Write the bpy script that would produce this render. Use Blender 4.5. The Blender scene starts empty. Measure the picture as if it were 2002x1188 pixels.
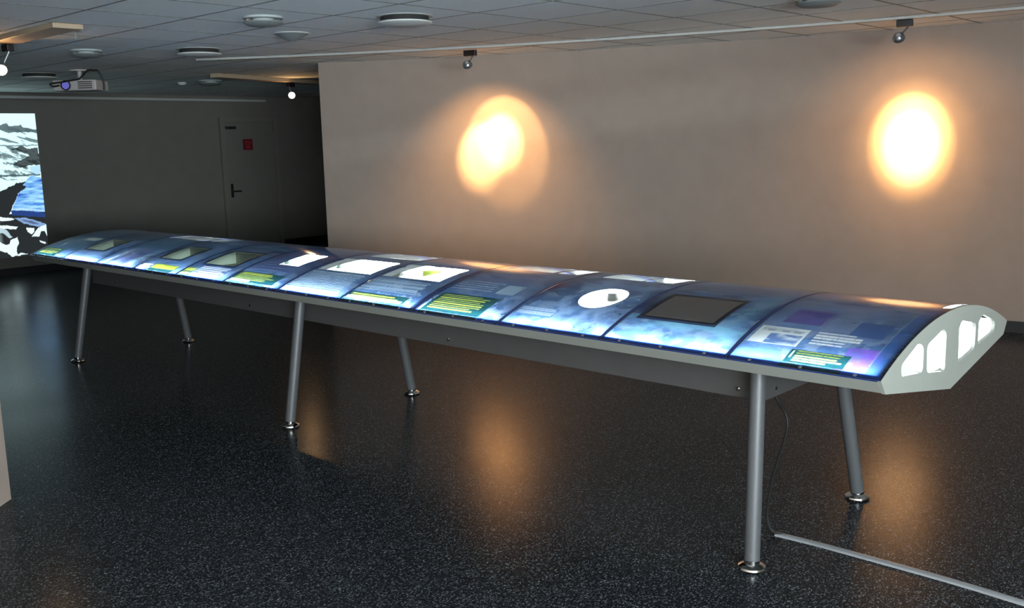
import bpy, bmesh, math, random
import numpy as np
from mathutils import Vector, Matrix

S = 1.12                      # survey units -> metres
scene = bpy.context.scene
col = scene.collection

# ------------------------------------------------------------------ camera
F = Vector((0.72180908, 0.6722705, -0.16445067))
RT = Vector((0.67827137, -0.73438385, -0.02506624))
UP = Vector((0.13762121, 0.09344914, 0.98606676))
cam = bpy.data.cameras.new('camera')
cam.sensor_width = 36.0
cam.lens = 1895.1 / 2002.0 * 36.0
cam.clip_start = 0.05
cam.clip_end = 100
camo = bpy.data.objects.new('camera', cam)
col.objects.link(camo)
M = Matrix.Identity(4)
for i in range(3):
    M[i][0], M[i][1], M[i][2] = RT[i], UP[i], -F[i]
M[2][3] = 1.48 * S
camo.matrix_world = M
scene.camera = camo

# ------------------------------------------------------------------ world, daylight, exposure
world = bpy.data.worlds.new('world')
scene.world = world
world.use_nodes = True
bg = world.node_tree.nodes['Background']
bg.inputs[0].default_value = (0.55, 0.72, 0.85, 1)
bg.inputs[1].default_value = 0.5
vs = scene.view_settings
vs.view_transform = 'Standard'
vs.look = 'None'
vs.exposure = 0.0
vs.gamma = 1.0
vs.use_curve_mapping = False
scene.cycles.use_denoising = True
scene.cycles.use_adaptive_sampling = False
scene.cycles.max_bounces = 8
scene.cycles.transparent_max_bounces = 12
scene.cycles.sample_clamp_indirect = 6.0
scene.cycles.caustics_reflective = False
scene.cycles.caustics_refractive = False


def area_light(name, loc, direction, sx, sy, energy, color):
    l = bpy.data.lights.new(name, 'AREA')
    l.shape = 'RECTANGLE'
    l.size, l.size_y = sx * S, sy * S
    l.energy = energy
    l.color = color
    o = bpy.data.objects.new(name, l)
    col.objects.link(o)
    o.location = Vector(loc) * S
    o.rotation_euler = Vector(direction).to_track_quat('-Z', 'Y').to_euler()
    return o


# daylight of the unseen window behind the photographer, aimed up to lift the ceiling
area_light('window_daylight', (-0.75, -3.06, 1.45), (0.2, 1, 1.4), 3.9, 1.25, 1480, (0.84, 0.94, 1.0))


def spot_light(name, loc, target, energy, angle, blend, color, radius=0.02):
    l = bpy.data.lights.new(name, 'SPOT')
    l.energy = energy
    l.spot_size = math.radians(angle)
    l.spot_blend = blend
    l.color = color
    l.shadow_soft_size = radius
    o = bpy.data.objects.new(name, l)
    col.objects.link(o)
    o.location = Vector(loc) * S
    o.rotation_euler = (Vector(target) - Vector(loc)).to_track_quat('-Z', 'Y').to_euler()
    return o


# ------------------------------------------------------------------ materials
def new_mat(name):
    m = bpy.data.materials.new(name)
    m.use_nodes = True
    nt = m.node_tree
    return m, nt, nt.nodes['Principled BSDF'], nt.nodes['Material Output']


def plain(name, color, rough=0.5, metal=0.0, noise=0.0, nscale=30.0, bump=0.0, spec=0.5, coat=0.0):
    m, nt, b, out = new_mat(name)
    b.inputs['Base Color'].default_value = (*color, 1)
    b.inputs['Roughness'].default_value = rough
    b.inputs['Metallic'].default_value = metal
    b.inputs['Specular IOR Level'].default_value = spec
    b.inputs['Coat Weight'].default_value = coat
    if noise or bump:
        tc = nt.nodes.new('ShaderNodeTexCoord')
        n = nt.nodes.new('ShaderNodeTexNoise')
        n.inputs['Scale'].default_value = nscale
        n.inputs['Detail'].default_value = 3
        nt.links.new(tc.outputs['Object'], n.inputs['Vector'])
        if noise:
            r = nt.nodes.new('ShaderNodeValToRGB')
            r.color_ramp.elements[0].color = (*[c * (1 - noise) for c in color], 1)
            r.color_ramp.elements[1].color = (*[min(1, c * (1 + noise)) for c in color], 1)
            r.color_ramp.elements[0].position = 0.3
            r.color_ramp.elements[1].position = 0.7
            nt.links.new(n.outputs['Fac'], r.inputs['Fac'])
            nt.links.new(r.outputs['Color'], b.inputs['Base Color'])
        if bump:
            bp = nt.nodes.new('ShaderNodeBump')
            bp.inputs['Strength'].default_value = bump
            bp.inputs['Distance'].default_value = 0.003
            nt.links.new(n.outputs['Fac'], bp.inputs['Height'])
            nt.links.new(bp.outputs['Normal'], b.inputs['Normal'])
    return m


def emitter(name, color, strength):
    m, nt, b, out = new_mat(name)
    nt.nodes.remove(b)
    e = nt.nodes.new('ShaderNodeEmission')
    e.inputs[0].default_value = (*color, 1)
    e.inputs[1].default_value = strength
    nt.links.new(e.outputs[0], out.inputs['Surface'])
    return m


def floor_material():
    m, nt, b, out = new_mat('speckled_dark_floor')
    tc = nt.nodes.new('ShaderNodeTexCoord')
    mp = nt.nodes.new('ShaderNodeMapping')
    mp.inputs['Scale'].default_value = (1, 1.6, 1)
    mp.inputs['Rotation'].default_value = (0, 0, 0.6)
    nt.links.new(tc.outputs['Object'], mp.inputs['Vector'])
    n = nt.nodes.new('ShaderNodeTexNoise')
    n.inputs['Scale'].default_value = 120
    n.inputs['Detail'].default_value = 2.0
    n.inputs['Roughness'].default_value = 0.6
    nt.links.new(mp.outputs[0], n.inputs['Vector'])
    r = nt.nodes.new('ShaderNodeValToRGB')
    e = r.color_ramp.elements
    e[0].position, e[0].color = 0.46, (0.009, 0.010, 0.012, 1)
    e[1].position, e[1].color = 0.72, (0.22, 0.25, 0.275, 1)
    x = e.new(0.58)
    x.color = (0.020, 0.024, 0.029, 1)
    nt.links.new(n.outputs['Fac'], r.inputs['Fac'])
    nt.links.new(r.outputs['Color'], b.inputs['Base Color'])
    n2 = nt.nodes.new('ShaderNodeTexNoise')
    n2.inputs['Scale'].default_value = 1.3
    n2.inputs['Detail'].default_value = 4
    nt.links.new(tc.outputs['Object'], n2.inputs['Vector'])
    mr = nt.nodes.new('ShaderNodeMapRange')
    mr.inputs['To Min'].default_value = 0.17
    mr.inputs['To Max'].default_value = 0.26
    nt.links.new(n2.outputs['Fac'], mr.inputs['Value'])
    nt.links.new(mr.outputs[0], b.inputs['Roughness'])
    b.inputs['Specular IOR Level'].default_value = 0.075
    return m


def print_material():
    """translucent acrylic sheet carrying a colour print, glossy on top"""
    m, nt, b, out = new_mat('printed_acrylic')
    nt.nodes.remove(b)
    at = nt.nodes.new('ShaderNodeAttribute')
    at.attribute_name = 'print'
    d = nt.nodes.new('ShaderNodeBsdfDiffuse')
    t = nt.nodes.new('ShaderNodeBsdfTranslucent')
    g = nt.nodes.new('ShaderNodeBsdfGlossy')
    g.inputs['Roughness'].default_value = 0.10
    fr = nt.nodes.new('ShaderNodeFresnel')
    fr.inputs['IOR'].default_value = 1.42
    m1 = nt.nodes.new('ShaderNodeMixShader')
    m1.inputs[0].default_value = 0.75
    m2 = nt.nodes.new('ShaderNodeMixShader')
    L = nt.links.new
    L(at.outputs['Color'], d.inputs['Color'])
    L(at.outputs['Color'], t.inputs['Color'])
    L(d.outputs[0], m1.inputs[1])
    L(t.outputs[0], m1.inputs[2])
    L(fr.outputs[0], m2.inputs[0])
    L(m1.outputs[0], m2.inputs[1])
    L(g.outputs[0], m2.inputs[2])
    L(m2.outputs[0], out.inputs['Surface'])
    return m


def opal_material():
    m, nt, b, out = new_mat('opal_acrylic')
    nt.nodes.remove(b)
    t = nt.nodes.new('ShaderNodeBsdfTranslucent')
    t.inputs['Color'].default_value = (0.45, 0.49, 0.45, 1)
    nt.links.new(t.outputs[0], out.inputs['Surface'])
    return m


def clear_material(name, tint=(0.95, 1, 0.98)):
    m, nt, b, out = new_mat(name)
    nt.nodes.remove(b)
    t = nt.nodes.new('ShaderNodeBsdfTransparent')
    t.inputs['Color'].default_value = (*tint, 1)
    g = nt.nodes.new('ShaderNodeBsdfGlossy')
    g.inputs['Roughness'].default_value = 0.06
    fr = nt.nodes.new('ShaderNodeFresnel')
    fr.inputs['IOR'].default_value = 1.42
    mx = nt.nodes.new('ShaderNodeMixShader')
    L = nt.links.new
    L(fr.outputs[0], mx.inputs[0])
    L(t.outputs[0], mx.inputs[1])
    L(g.outputs[0], mx.inputs[2])
    L(mx.outputs[0], out.inputs['Surface'])
    return m


def picture_material():
    m, nt, b, out = new_mat('projected_light_picture')
    nt.nodes.remove(b)
    at = nt.nodes.new('ShaderNodeAttribute')
    at.attribute_name = 'picture'
    e = nt.nodes.new('ShaderNodeEmission')
    e.inputs[1].default_value = 1.25
    nt.links.new(at.outputs['Color'], e.inputs[0])
    nt.links.new(e.outputs[0], out.inputs['Surface'])
    return m


MT = {
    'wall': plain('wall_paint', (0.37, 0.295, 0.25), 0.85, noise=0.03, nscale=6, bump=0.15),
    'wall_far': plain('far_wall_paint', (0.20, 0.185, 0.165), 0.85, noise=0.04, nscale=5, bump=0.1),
    'ceil': plain('ceiling_tile_paint', (0.92, 0.94, 0.92), 0.9, noise=0.03, nscale=60, bump=0.3),
    'slab': plain('ceiling_void', (0.30, 0.30, 0.30), 0.9),
    'bar': plain('grid_bar_metal', (0.26, 0.26, 0.25), 0.7, spec=0.08),
    'floor': floor_material(),
    'black': plain('black_skirting', (0.012, 0.012, 0.013), 0.5),
    'lip': plain('pale_grey_lacquer', (0.33, 0.34, 0.305), 0.45, noise=0.02, nscale=8),
    'inner': plain('white_inner_lacquer', (0.72, 0.76, 0.73), 0.6),
    'beam': plain('grey_beam_paint', (0.066, 0.063, 0.063), 0.55, noise=0.04, nscale=10),
    'leg': plain('grey_leg_paint', (0.092, 0.095, 0.10), 0.45, metal=0.1),
    'chrome': plain('chrome', (0.75, 0.74, 0.72), 0.12, metal=1.0),
    'screwgrey': plain('screw_grey', (0.14, 0.14, 0.15), 0.4, metal=0.4),
    'print': print_material(),
    'edge': plain('blue_acrylic_edge', (0.015, 0.04, 0.18), 0.2),
    'rib': plain('dark_rib', (0.02, 0.025, 0.03), 0.6),
    'clear': clear_material('clear_acrylic'),
    'tray': plain('dark_tray', (0.70, 0.72, 0.62), 0.6),
    'traylit': plain('tray_edge_white', (0.8, 0.82, 0.78), 0.6),
    'opal': opal_material(),
    'screen': plain('dark_glossy_screen', (0.050, 0.040, 0.035), 0.22, spec=0.7),
    'tube': emitter('fluorescent_tube_glow', (0.86, 0.97, 1.0), 260.0),
    'lampblack': plain('lamp_black', (0.012, 0.009, 0.009), 0.45),
    'lampgrey': plain('lamp_grey_metal', (0.30, 0.31, 0.32), 0.3, metal=0.8),
    'lampglass': plain('lamp_glass', (0.35, 0.37, 0.38), 0.12, spec=0.8),
    'bulb': emitter('warm_bulb_glow', (1.0, 0.66, 0.36), 22.0),
    'rail': plain('white_rail', (0.50, 0.50, 0.48), 0.5),
    'warmrail': plain('warm_tinted_rail', (0.48, 0.36, 0.25), 0.5),  # warm lamp light on the short track put into the cream colour
    'vent': plain('vent_white', (0.62, 0.63, 0.60), 0.6),
    'ventdark': plain('vent_gap_dark', (0.02, 0.02, 0.02), 0.8),
    'glassrim': plain('fixture_glass', (0.45, 0.50, 0.50), 0.12, spec=0.8),
    'cone': plain('cone_grey', (0.20, 0.215, 0.21), 0.6),
    'door': plain('door_paint', (0.20, 0.19, 0.17), 0.6, noise=0.03, nscale=5),
    'doorframe': plain('door_frame_paint', (0.215, 0.20, 0.175), 0.6),
    'handle': plain('handle_dark_metal', (0.10, 0.10, 0.10), 0.35, metal=0.8),
    'red': plain('sign_red', (0.20, 0.010, 0.018), 0.5),
    'redlight': plain('sign_print', (0.32, 0.05, 0.06), 0.5),
    'projector': plain('projector_white', (0.55, 0.50, 0.49), 0.5),
    'lens': emitter('projector_lens_glow', (0.22, 0.22, 0.85), 0.55),
    'cable': plain('black_cable', (0.008, 0.008, 0.008), 0.5),
    'conduit': plain('grey_floor_conduit', (0.38, 0.40, 0.42), 0.25, metal=0.5),
    'yellow': plain('lime_card', (0.16, 0.19, 0.012), 0.6),
    'wire': plain('dark_wire', (0.012, 0.012, 0.012), 0.5),
    'brown': plain('brown_block', (0.014, 0.011, 0.008), 0.6, noise=0.2, nscale=40),
    'greenblob': plain('pale_green_resin', (0.09, 0.14, 0.11), 0.4),
    'picture': picture_material(),
    'winframe': plain('window_frame_white', (0.7, 0.7, 0.7), 0.5),
    'shelf': plain('case_floor_white', (0.66, 0.72, 0.67), 0.6),
}


# ------------------------------------------------------------------ mesh helpers (survey units in, metres out)
class MB:
    def __init__(self):
        self.v, self.f = [], []

    def add(self, vs_, fs_):
        b = len(self.v)
        self.v += [Vector(p) for p in vs_]
        self.f += [tuple(b + i for i in q) for q in fs_]
        return self

    def box(self, x0, x1, y0, y1, z0, z1):
        vs_ = [(x, y, z) for z in (z0, z1) for y in (y0, y1) for x in (x0, x1)]
        return self.add(vs_, [(0, 2, 3, 1), (4, 5, 7, 6), (0, 1, 5, 4), (2, 6, 7, 3), (0, 4, 6, 2), (1, 3, 7, 5)])

    def obox(self, c, ax, ay, az):
        """oriented box: centre and three half-axis vectors"""
        c, ax, ay, az = map(Vector, (c, ax, ay, az))
        vs_ = [c + ax * i + ay * j + az * k for k in (-1, 1) for j in (-1, 1) for i in (-1, 1)]
        return self.add(vs_, [(0, 2, 3, 1), (4, 5, 7, 6), (0, 1, 5, 4), (2, 6, 7, 3), (0, 4, 6, 2), (1, 3, 7, 5)])

    def tube(self, pts, rad, n=12, caps=True):
        pts = [Vector(q) for q in pts]
        if not isinstance(rad, (list, tuple)):
            rad = [rad] * len(pts)
        rings = []
        t0 = (pts[1] - pts[0]).normalized()
        a = t0.orthogonal().normalized()
        vs_ = []
        for i, q in enumerate(pts):
            t = (pts[min(i + 1, len(pts) - 1)] - pts[max(i - 1, 0)]).normalized()
            a = (a - t * a.dot(t)).normalized()
            b = t.cross(a)
            for k in range(n):
                an = 2 * math.pi * k / n
                vs_.append(q + (a * math.cos(an) + b * math.sin(an)) * rad[i])
        fs_ = []
        for i in range(len(pts) - 1):
            for k in range(n):
                k2 = (k + 1) % n
                fs_.append((i * n + k, i * n + k2, (i + 1) * n + k2, (i + 1) * n + k))
        if caps:
            fs_.append(tuple(range(n - 1, -1, -1)))
            fs_.append(tuple((len(pts) - 1) * n + k for k in range(n)))
        return self.add(vs_, fs_)

    def lathe(self, c, axis, prof, n=32):
        """prof: (radius, height along axis) pairs from centre c"""
        c, axis = Vector(c), Vector(axis).normalized()
        a = axis.orthogonal().normalized()
        b = axis.cross(a)
        vs_, fs_ = [], []
        for r, h in prof:
            for k in range(n):
                an = 2 * math.pi * k / n
                vs_.append(c + axis * h + (a * math.cos(an) + b * math.sin(an)) * max(r, 1e-5))
        for i in range(len(prof) - 1):
            for k in range(n):
                k2 = (k + 1) % n
                fs_.append((i * n + k, i * n + k2, (i + 1) * n + k2, (i + 1) * n + k))
        return self.add(vs_, fs_)

    def prism_y(self, sec, y0, y1):
        """closed section of (x, z) pushed along y"""
        n = len(sec)
        vs_ = [(x, y0, z) for x, z in sec] + [(x, y1, z) for x, z in sec]
        fs_ = [tuple(range(n)), tuple(range(2 * n - 1, n - 1, -1))]
        fs_ += [(i, i + n, (i + 1) % n + n, (i + 1) % n) for i in range(n)]
        return self.add(vs_, fs_)

    def sweep_plan(self, pts, sec):
        """sweep a section (offset outwards, z) along plan points [(x,y,nx,ny)]"""
        n = len(sec)
        vs_, fs_ = [], []
        for x, y, nx, ny in pts:
            for o, z in sec:
                vs_.append((x + nx * o, y + ny * o, z))
        for i in range(len(pts) - 1):
            for k in range(n):
                k2 = (k + 1) % n
                fs_.append((i * n + k, (i + 1) * n + k, (i + 1) * n + k2, i * n + k2))
        fs_.append(tuple(range(n - 1, -1, -1)))
        fs_.append(tuple((len(pts) - 1) * n + k for k in range(n)))
        return self.add(vs_, fs_)

    def mesh(self, name, mats, origin, bevel=0.0, smooth=False):
        me = bpy.data.meshes.new(name)
        me.from_pydata([tuple((v - origin) * S) for v in self.v], [], self.f)
        for m in (mats if isinstance(mats, (list, tuple)) else [mats]):
            me.materials.append(m)
        bm = bmesh.new()
        bm.from_mesh(me)
        if bevel:
            bmesh.ops.bevel(bm, geom=[e for e in bm.edges], offset=bevel * S, segments=2, profile=0.5, affect='EDGES')
        bmesh.ops.recalc_face_normals(bm, faces=bm.faces)
        bm.to_mesh(me)
        bm.free()
        if smooth:
            for p in me.polygons:
                p.use_smooth = True
            try:
                me.set_sharp_from_angle(angle=math.radians(35))
            except Exception:
                pass
        me.update()
        return me

    def build(self, name, mat, parent=None, bevel=0.0, smooth=False):
        xs, ys, zs = zip(*[tuple(v) for v in self.v])
        o0 = Vector(((min(xs) + max(xs)) / 2, (min(ys) + max(ys)) / 2, min(zs)))
        me = self.mesh(name, mat, o0, bevel, smooth)
        return place(name, me, o0, parent)


WORLD = {}


def place(name, me, origin, parent=None):
    o = bpy.data.objects.new(name, me)
    col.objects.link(o)
    WORLD[o.name] = Vector(origin)
    if parent is not None:
        o.parent = parent
        o.location = (Vector(origin) - WORLD[parent.name]) * S
    else:
        o.location = Vector(origin) * S
    return o


def thing(name, label, cat, loc, group=None):
    o = place(name, None, loc)
    return tag(o, label, cat, group)


def tag(o, label, cat, group=None):
    o['label'] = label
    o['category'] = cat
    if group:
        o['group'] = group
    return o


def struct(o):
    o['kind'] = 'structure'
    return o


# ------------------------------------------------------------------ the room shell
CZ = 2.241                      # ceiling height
XL, XR, YN, YF = -3.0, 10.6, -3.1, 12.8
struct(MB().box(XL - .2, XR + .2, YN - .2, YF + .2, -0.1, 0.0).build('floor', MT['floor']))
ceiling = struct(MB().box(XL - .2, XR + .2, YN - .2, YF + .2, CZ + 0.022, CZ + 0.12).build('ceiling', MT['slab']))
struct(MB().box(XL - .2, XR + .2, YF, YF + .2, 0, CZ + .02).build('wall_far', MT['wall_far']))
struct(MB().box(XL - .2, XL, YN, YF, 0, CZ + .02).build('wall_left', MT['wall']))
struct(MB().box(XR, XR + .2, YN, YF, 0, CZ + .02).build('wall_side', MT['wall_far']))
WX0, WX1 = -2.75, 1.25
wr = MB()
wr.box(XL, WX0, YN - .2, YN, 0, CZ + .02).box(WX1, XR, YN - .2, YN, 0, CZ + .02)
wr.box(WX0, WX1, YN - .2, YN, 0, 0.75).box(WX0, WX1, YN - .2, YN, 2.12, CZ + .02)
struct(wr.build('wall_rear', MT['wall']))
w1 = struct(place('window_1', None, ((WX0 + WX1) / 2, YN - .1, 0.75)))
fm = MB()
for x in (WX0 + .03, (WX0 + WX1) / 2, WX1 - .03):
    fm.box(x - .03, x + .03, YN - .14, YN - .06, 0.75, 2.12)
fm.box(WX0, WX1, YN - .14, YN - .06, 0.75, 0.80).box(WX0, WX1, YN - .14, YN - .06, 2.07, 2.12)
fm.build('window_frame', MT['winframe'], w1)
for x in (WX0 + .06, (WX0 + WX1) / 2 + .03):
    MB().box(x, x + (WX1 - WX0) / 2 - .09, YN - .105, YN - .1, 0.8, 2.07).build('pane', MT['clear'], w1)

# the ceiling tiles, each its own piece, on a recessed grid
GX0, TX, GY0, TY = 1.8325, 0.60, 4.7577, 0.5902
a_rng, b_rng = range(-1, 13), range(-7, 13)
tile_mb = MB().box(-TX / 2 + .0087, TX / 2 - .0087, -TY / 2 + .0087, TY / 2 - .0087, 0, 0.02)
tile_me = tile_mb.mesh('ceiling_tile', MT['ceil'], Vector((0, 0, 0)))
for a in a_rng:
    for b in b_rng:
        place('ceiling_tile', tile_me, (GX0 + (a + .5) * TX, GY0 + (b + .5) * TY, CZ), ceiling)
for a in range(-1, 14):
    x = GX0 + a * TX
    MB().box(x - .0085, x + .0085, GY0 - 7 * TY, GY0 + 13 * TY, CZ - .0012, CZ + .022).build('grid_bar', MT['bar'], ceiling)
for b in range(-7, 14):
    y = GY0 + b * TY
    MB().box(GX0 - TX, GX0 + 13 * TX, y - .0085, y + .0085, CZ - .0009, CZ + .022).build('grid_bar', MT['bar'], ceiling)
# plain ceiling boards around the tiled field
brd = MB()
xa, xb, ya, yb = GX0 - TX - .005, GX0 + 13 * TX + .005, GY0 - 7 * TY - .005, GY0 + 13 * TY + .005
brd.box(XL, xa, YN, YF, CZ, CZ + .02).box(xb, XR, YN, YF, CZ, CZ + .02)
brd.box(xa, xb, YN, ya, CZ, CZ + .02).box(xa, xb, yb, YF, CZ, CZ + .02)
brd.build('ceiling_board', MT['ceil'], ceiling)

# the gently curved partition on the right
WC, WRAD = (-6.6289, -0.4685), 14.525


def arc(r, d0, d1, n=60):
    out = []
    for i in range(n + 1):
        t = math.radians(d0 + (d1 - d0) * i / n)
        out.append((WC[0] + r * math.cos(t), WC[1] + r * math.sin(t), math.cos(t), math.sin(t)))
    return out


wall_pts = arc(WRAD, -10.0, 33.25)
struct(MB().sweep_plan(wall_pts, [(0, 0), (0, CZ), (.14, CZ), (.14, 0)]).build('wall_right', MT['wall']))
struct(MB().sweep_plan(wall_pts, [(-.012, 0), (-.012, .085), (-.001, .085), (-.001, 0)]).build('baseboard_right', MT['black']))
struct(MB().box(XL, XR, YF - .014, YF - .001, 0, .085).build('baseboard_far', MT['black']))
struct(MB().box(XL, 8.4, YF - .05, YF - .001, 2.165, 2.20).build('trim_1', MT['rail'], bevel=.006))
# pillar end at the far left of the photographer
pc, pd = Vector((1.455, 4.371, 0)), Vector((-.75, -.66, 0)).normalized()
pn = Vector((-pd.y, pd.x, 0))
if pn.dot(Vector((0, 1, 0))) < 0:
    pn = -pn
pil = MB()
pil.obox(pc + pd * 2.97 + pn * .1 + Vector((0, 0, CZ / 2)), pd * 2.97, pn * .1, (0, 0, CZ / 2))
struct(pil.build('wall_near', MT['wall']))

# door in the far wall
d1 = struct(place('door_1', None, (8.05, YF - .02, 0)))
fr = MB()
fr.box(7.60, 7.67, YF - .05, YF - .001, 0, 1.94).box(8.50, 8.57, YF - .05, YF - .001, 0, 1.94).box(7.671, 8.499, YF - .05, YF - .001, 1.87, 1.94)
fr.build('door_frame', MT['doorframe'], d1)
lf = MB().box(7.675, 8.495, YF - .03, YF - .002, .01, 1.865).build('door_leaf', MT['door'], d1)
hd = MB().tube([(7.735, YF - .03, .87), (7.735, YF - .075, .87), (7.86, YF - .078, .87)], .012, 10)
hd.box(7.715, 7.755, YF - .04, YF - .03, .78, .98)
hd.build('door_handle', MT['handle'], lf)
MB().box(7.69, 7.84, YF - .08, YF - .03, 1.77, 1.81).build('door_closer', MT['handle'], lf, bevel=.004)
for z in (.25, 1.40, 1.62):
    MB().tube([(8.497, YF - .045, z), (8.497, YF - .045, z + .1)], .012, 8).build('hinge', MT['cone'], lf)

sg = thing('wall_sign', 'small dark red square sign fixed to the dim door', 'sign', (8.047, YF - .034, 1.464))
MB().box(7.967, 8.127, YF - .038, YF - .031, 1.464, 1.625).build('plate', MT['red'], sg)
st = MB()
for i, z in enumerate((1.585, 1.56, 1.535)):
    st.box(7.995, 8.10 - .02 * (i == 2), YF - .0388, YF - .038, z, z + .010)
st.box(8.02, 8.075, YF - .0388, YF - .038, 1.488, 1.52)
st.build('sign_print', MT['redlight'], sg)

# ------------------------------------------------------------------ display table: a long wing-shaped light case on six legs
XC, RR, ZC, TH = 3.352, 1.427, -.536, .4299
Y0, EP, NP = 1.095, .5211, 12
Y1 = Y0 + EP * NP


def surf(t, drop=0.0):
    th = (t - 1) * TH
    return XC + (RR - drop) * math.sin(th), ZC + (RR - drop) * math.cos(th)


table = thing('display_table', 'long wing-shaped light table with glowing blue printed top and grey splayed legs', 'table',
              (XC, (Y0 + Y1) / 2, 0))
xe, ze = surf(0)
xf = 2 * XC - xe
# front and rear lips with the flange that carries the panels
for sgn in (-1, 1):
    X = lambda x: XC + sgn * (x - XC) * -1 if sgn == 1 else x
    sec = [(X(2.757), ze - .004), (X(2.792), .716), (X(2.800), .720), (X(2.768), ze - .010)]
    lip = MB().prism_y(sec, Y0 + .012, Y1 - .012)
    f0, f1 = surf(0.002, .0056), surf(0.042, .0056)
    g1, g0 = surf(0.042, .010), surf(0.002, .010)
    lip.prism_y([(X(f0[0]), f0[1]), (X(f1[0]), f1[1]), (X(g1[0]), g1[1]), (X(g0[0]), g0[1])], Y0 + .012, Y1 - .012)
    lip.build('front_lip' if sgn == -1 else 'rear_lip', MT['lip'], table)
    MB().prism_y([(X(2.792), .716), (XC, .618), (XC, .624), (X(2.800), .722)], Y0 + .012, Y1 - .012).build('underside', MT['inner'], table)
MB().box(3.0, 3.70, Y0 + .02, Y1 - .02, .690, .695).build('case_floor', MT['shelf'], table)
# supporting beam under the case
MB().box(3.03, 3.68, 1.62, 6.96, .552, .672).build('beam', MT['beam'], table, bevel=.004)
bs = MB()
for y in (1.72, 3.23, 4.9, 6.6):
    MB().lathe((3.03, y, .585), (-1, 0, 0), [(.008, 0), (.008, .003), (.004, .005), (0, .005)], 12).build('beam_screw', MT['chrome'], table)
MB().lathe((3.12, 1.62, .585), (0, -1, 0), [(.008, 0), (.008, .003), (.004, .005), (0, .005)], 12).build('beam_screw', MT['chrome'], table)


def rounded(poly, r, seg=6):
    out = []
    n = len(poly)
    for i in range(n):
        p0, p1, p2 = Vector(poly[i - 1]), Vector(poly[i]), Vector(poly[(i + 1) % n])
        a, b = (p0 - p1), (p2 - p1)
        rr = min(r, a.length * .45, b.length * .45)
        q0, q2 = p1 + a.normalized() * rr, p1 + b.normalized() * rr
        for k in range(seg + 1):
            u = k / seg
            out.append(tuple(q0 * (1 - u) ** 2 + p1 * 2 * u * (1 - u) + q2 * u * u))
    return out


hole_a = [(2.907, .745), (2.907, .778), (3.040, .828), (3.086, .822), (3.087, .722)]
hole_b = [(3.117, .720), (3.117, .805), (3.225, .842), (3.288, .838), (3.289, .6885)]
hole_b = [(3.121, .716), (3.117, .808), (3.262, .838), (3.290, .820), (3.289, .690)]
hole_a = [(2.909, .745), (2.905, .782), (3.042, .829), (3.087, .810), (3.087, .724)]
holes = [rounded(hole_a, .022), rounded(hole_b, .022)]
holes += [[(2 * XC - x, z) for x, z in hole] for hole in holes]
outline = [(2.757, ze - .002), (2.792, .714), (XC, .616), (2 * XC - 2.792, .714), (2 * XC - 2.757, ze - .002)]
outline += [surf(t) for t in np.linspace(1.99, .01, 60)]


def end_cap(ya, yb):
    bm = bmesh.new()
    for loop in [outline] + holes:
        vs_ = [bm.verts.new((x, 0, z)) for x, z in loop]
        for i in range(len(vs_)):
            bm.edges.new((vs_[i], vs_[(i + 1) % len(vs_)]))
    bmesh.ops.triangle_fill(bm, use_beauty=True, use_dissolve=False, edges=bm.edges[:])
    r = bmesh.ops.extrude_face_region(bm, geom=bm.faces[:])
    for v in [g for g in r['geom'] if isinstance(g, bmesh.types.BMVert)]:
        v.co.y += yb - ya
    bmesh.ops.recalc_face_normals(bm, faces=bm.faces)
    for v in bm.verts:
        v.co = (Vector((v.co.x - XC, v.co.y, v.co.z - .616))) * S
    me = bpy.data.meshes.new('end_cap')
    bm.to_mesh(me)
    bm.free()
    me.materials.append(MT['lip'])
    o = place('end_cap', me, (XC, ya, .616), table)
    o['label'] = 'pale grey end plate with four rounded cut-outs'
    return o


end_cap(Y0, Y0 + .012)
end_cap(Y1 - .012, Y1)

# legs
for i, y in enumerate((1.568, 4.328, 6.97)):
    for j, (fx, dx) in enumerate(((2.872, .115), (3.74, -.125))):
        ytop = y + (.05, 0, -.05)[i]
        top = Vector((fx + dx, ytop, .690))
        bot = Vector((fx, y, .030))
        lg = MB().tube([bot, top], .0275, 24).build('leg', MT['leg'], table, smooth=True)
        MB().lathe((fx, y, 0), (0, 0, 1), [(0, .0), (.045, .0), (.049, .005), (.047, .011), (.038, .017), (.027, .021), (.027, .034), (.0, .034)],
                   32).build('foot', MT['chrome'], lg, smooth=True)

# ribs under the joints and fluorescent tubes
for k in range(NP + 1):
    y = Y0 + k * EP
    w = .010 if k in (1, 2, 4) else .007
    y = min(max(y, Y0 + .012 + w), Y1 - .012 - w)
    rb = MB()
    ts = np.linspace(.002, 1.998, 41)
    sec_t = [surf(t, .006) for t in ts]
    sec_b = [surf(t, .028 if .1 < t < 1.9 else .012) for t in ts]
    n = len(ts)
    vs_ = []
    for yy in (y - w, y + w):
        vs_ += [(x, yy, z) for x, z in sec_t] + [(x, yy, z) for x, z in sec_b]
    fs_ = []
    for i in range(n - 1):
        fs_ += [(i, i + 1, 2 * n + i + 1, 2 * n + i), (n + i, n + i + 1, 3 * n + i + 1, 3 * n + i),
                (i, i + 1, n + i + 1, n + i), (2 * n + i, 2 * n + i + 1, 3 * n + i + 1, 3 * n + i)]
    rb.add(vs_, fs_)
    rb.build('rib', MT['rib'], table)
for q in range(4):
    ya, yb = Y0 + .03 + q * (Y1 - Y0) / 4, Y0 - .03 + (q + 1) * (Y1 - Y0) / 4
    for x in (2.808, 2 * XC - 2.808):
        MB().tube([(x, y, .750) for y in np.linspace(ya, yb, 41)], .009, 8).build('fluorescent_tube', MT['tube'], table)

# ---- the printed panels
rng = np.random.RandomState(7)


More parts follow.
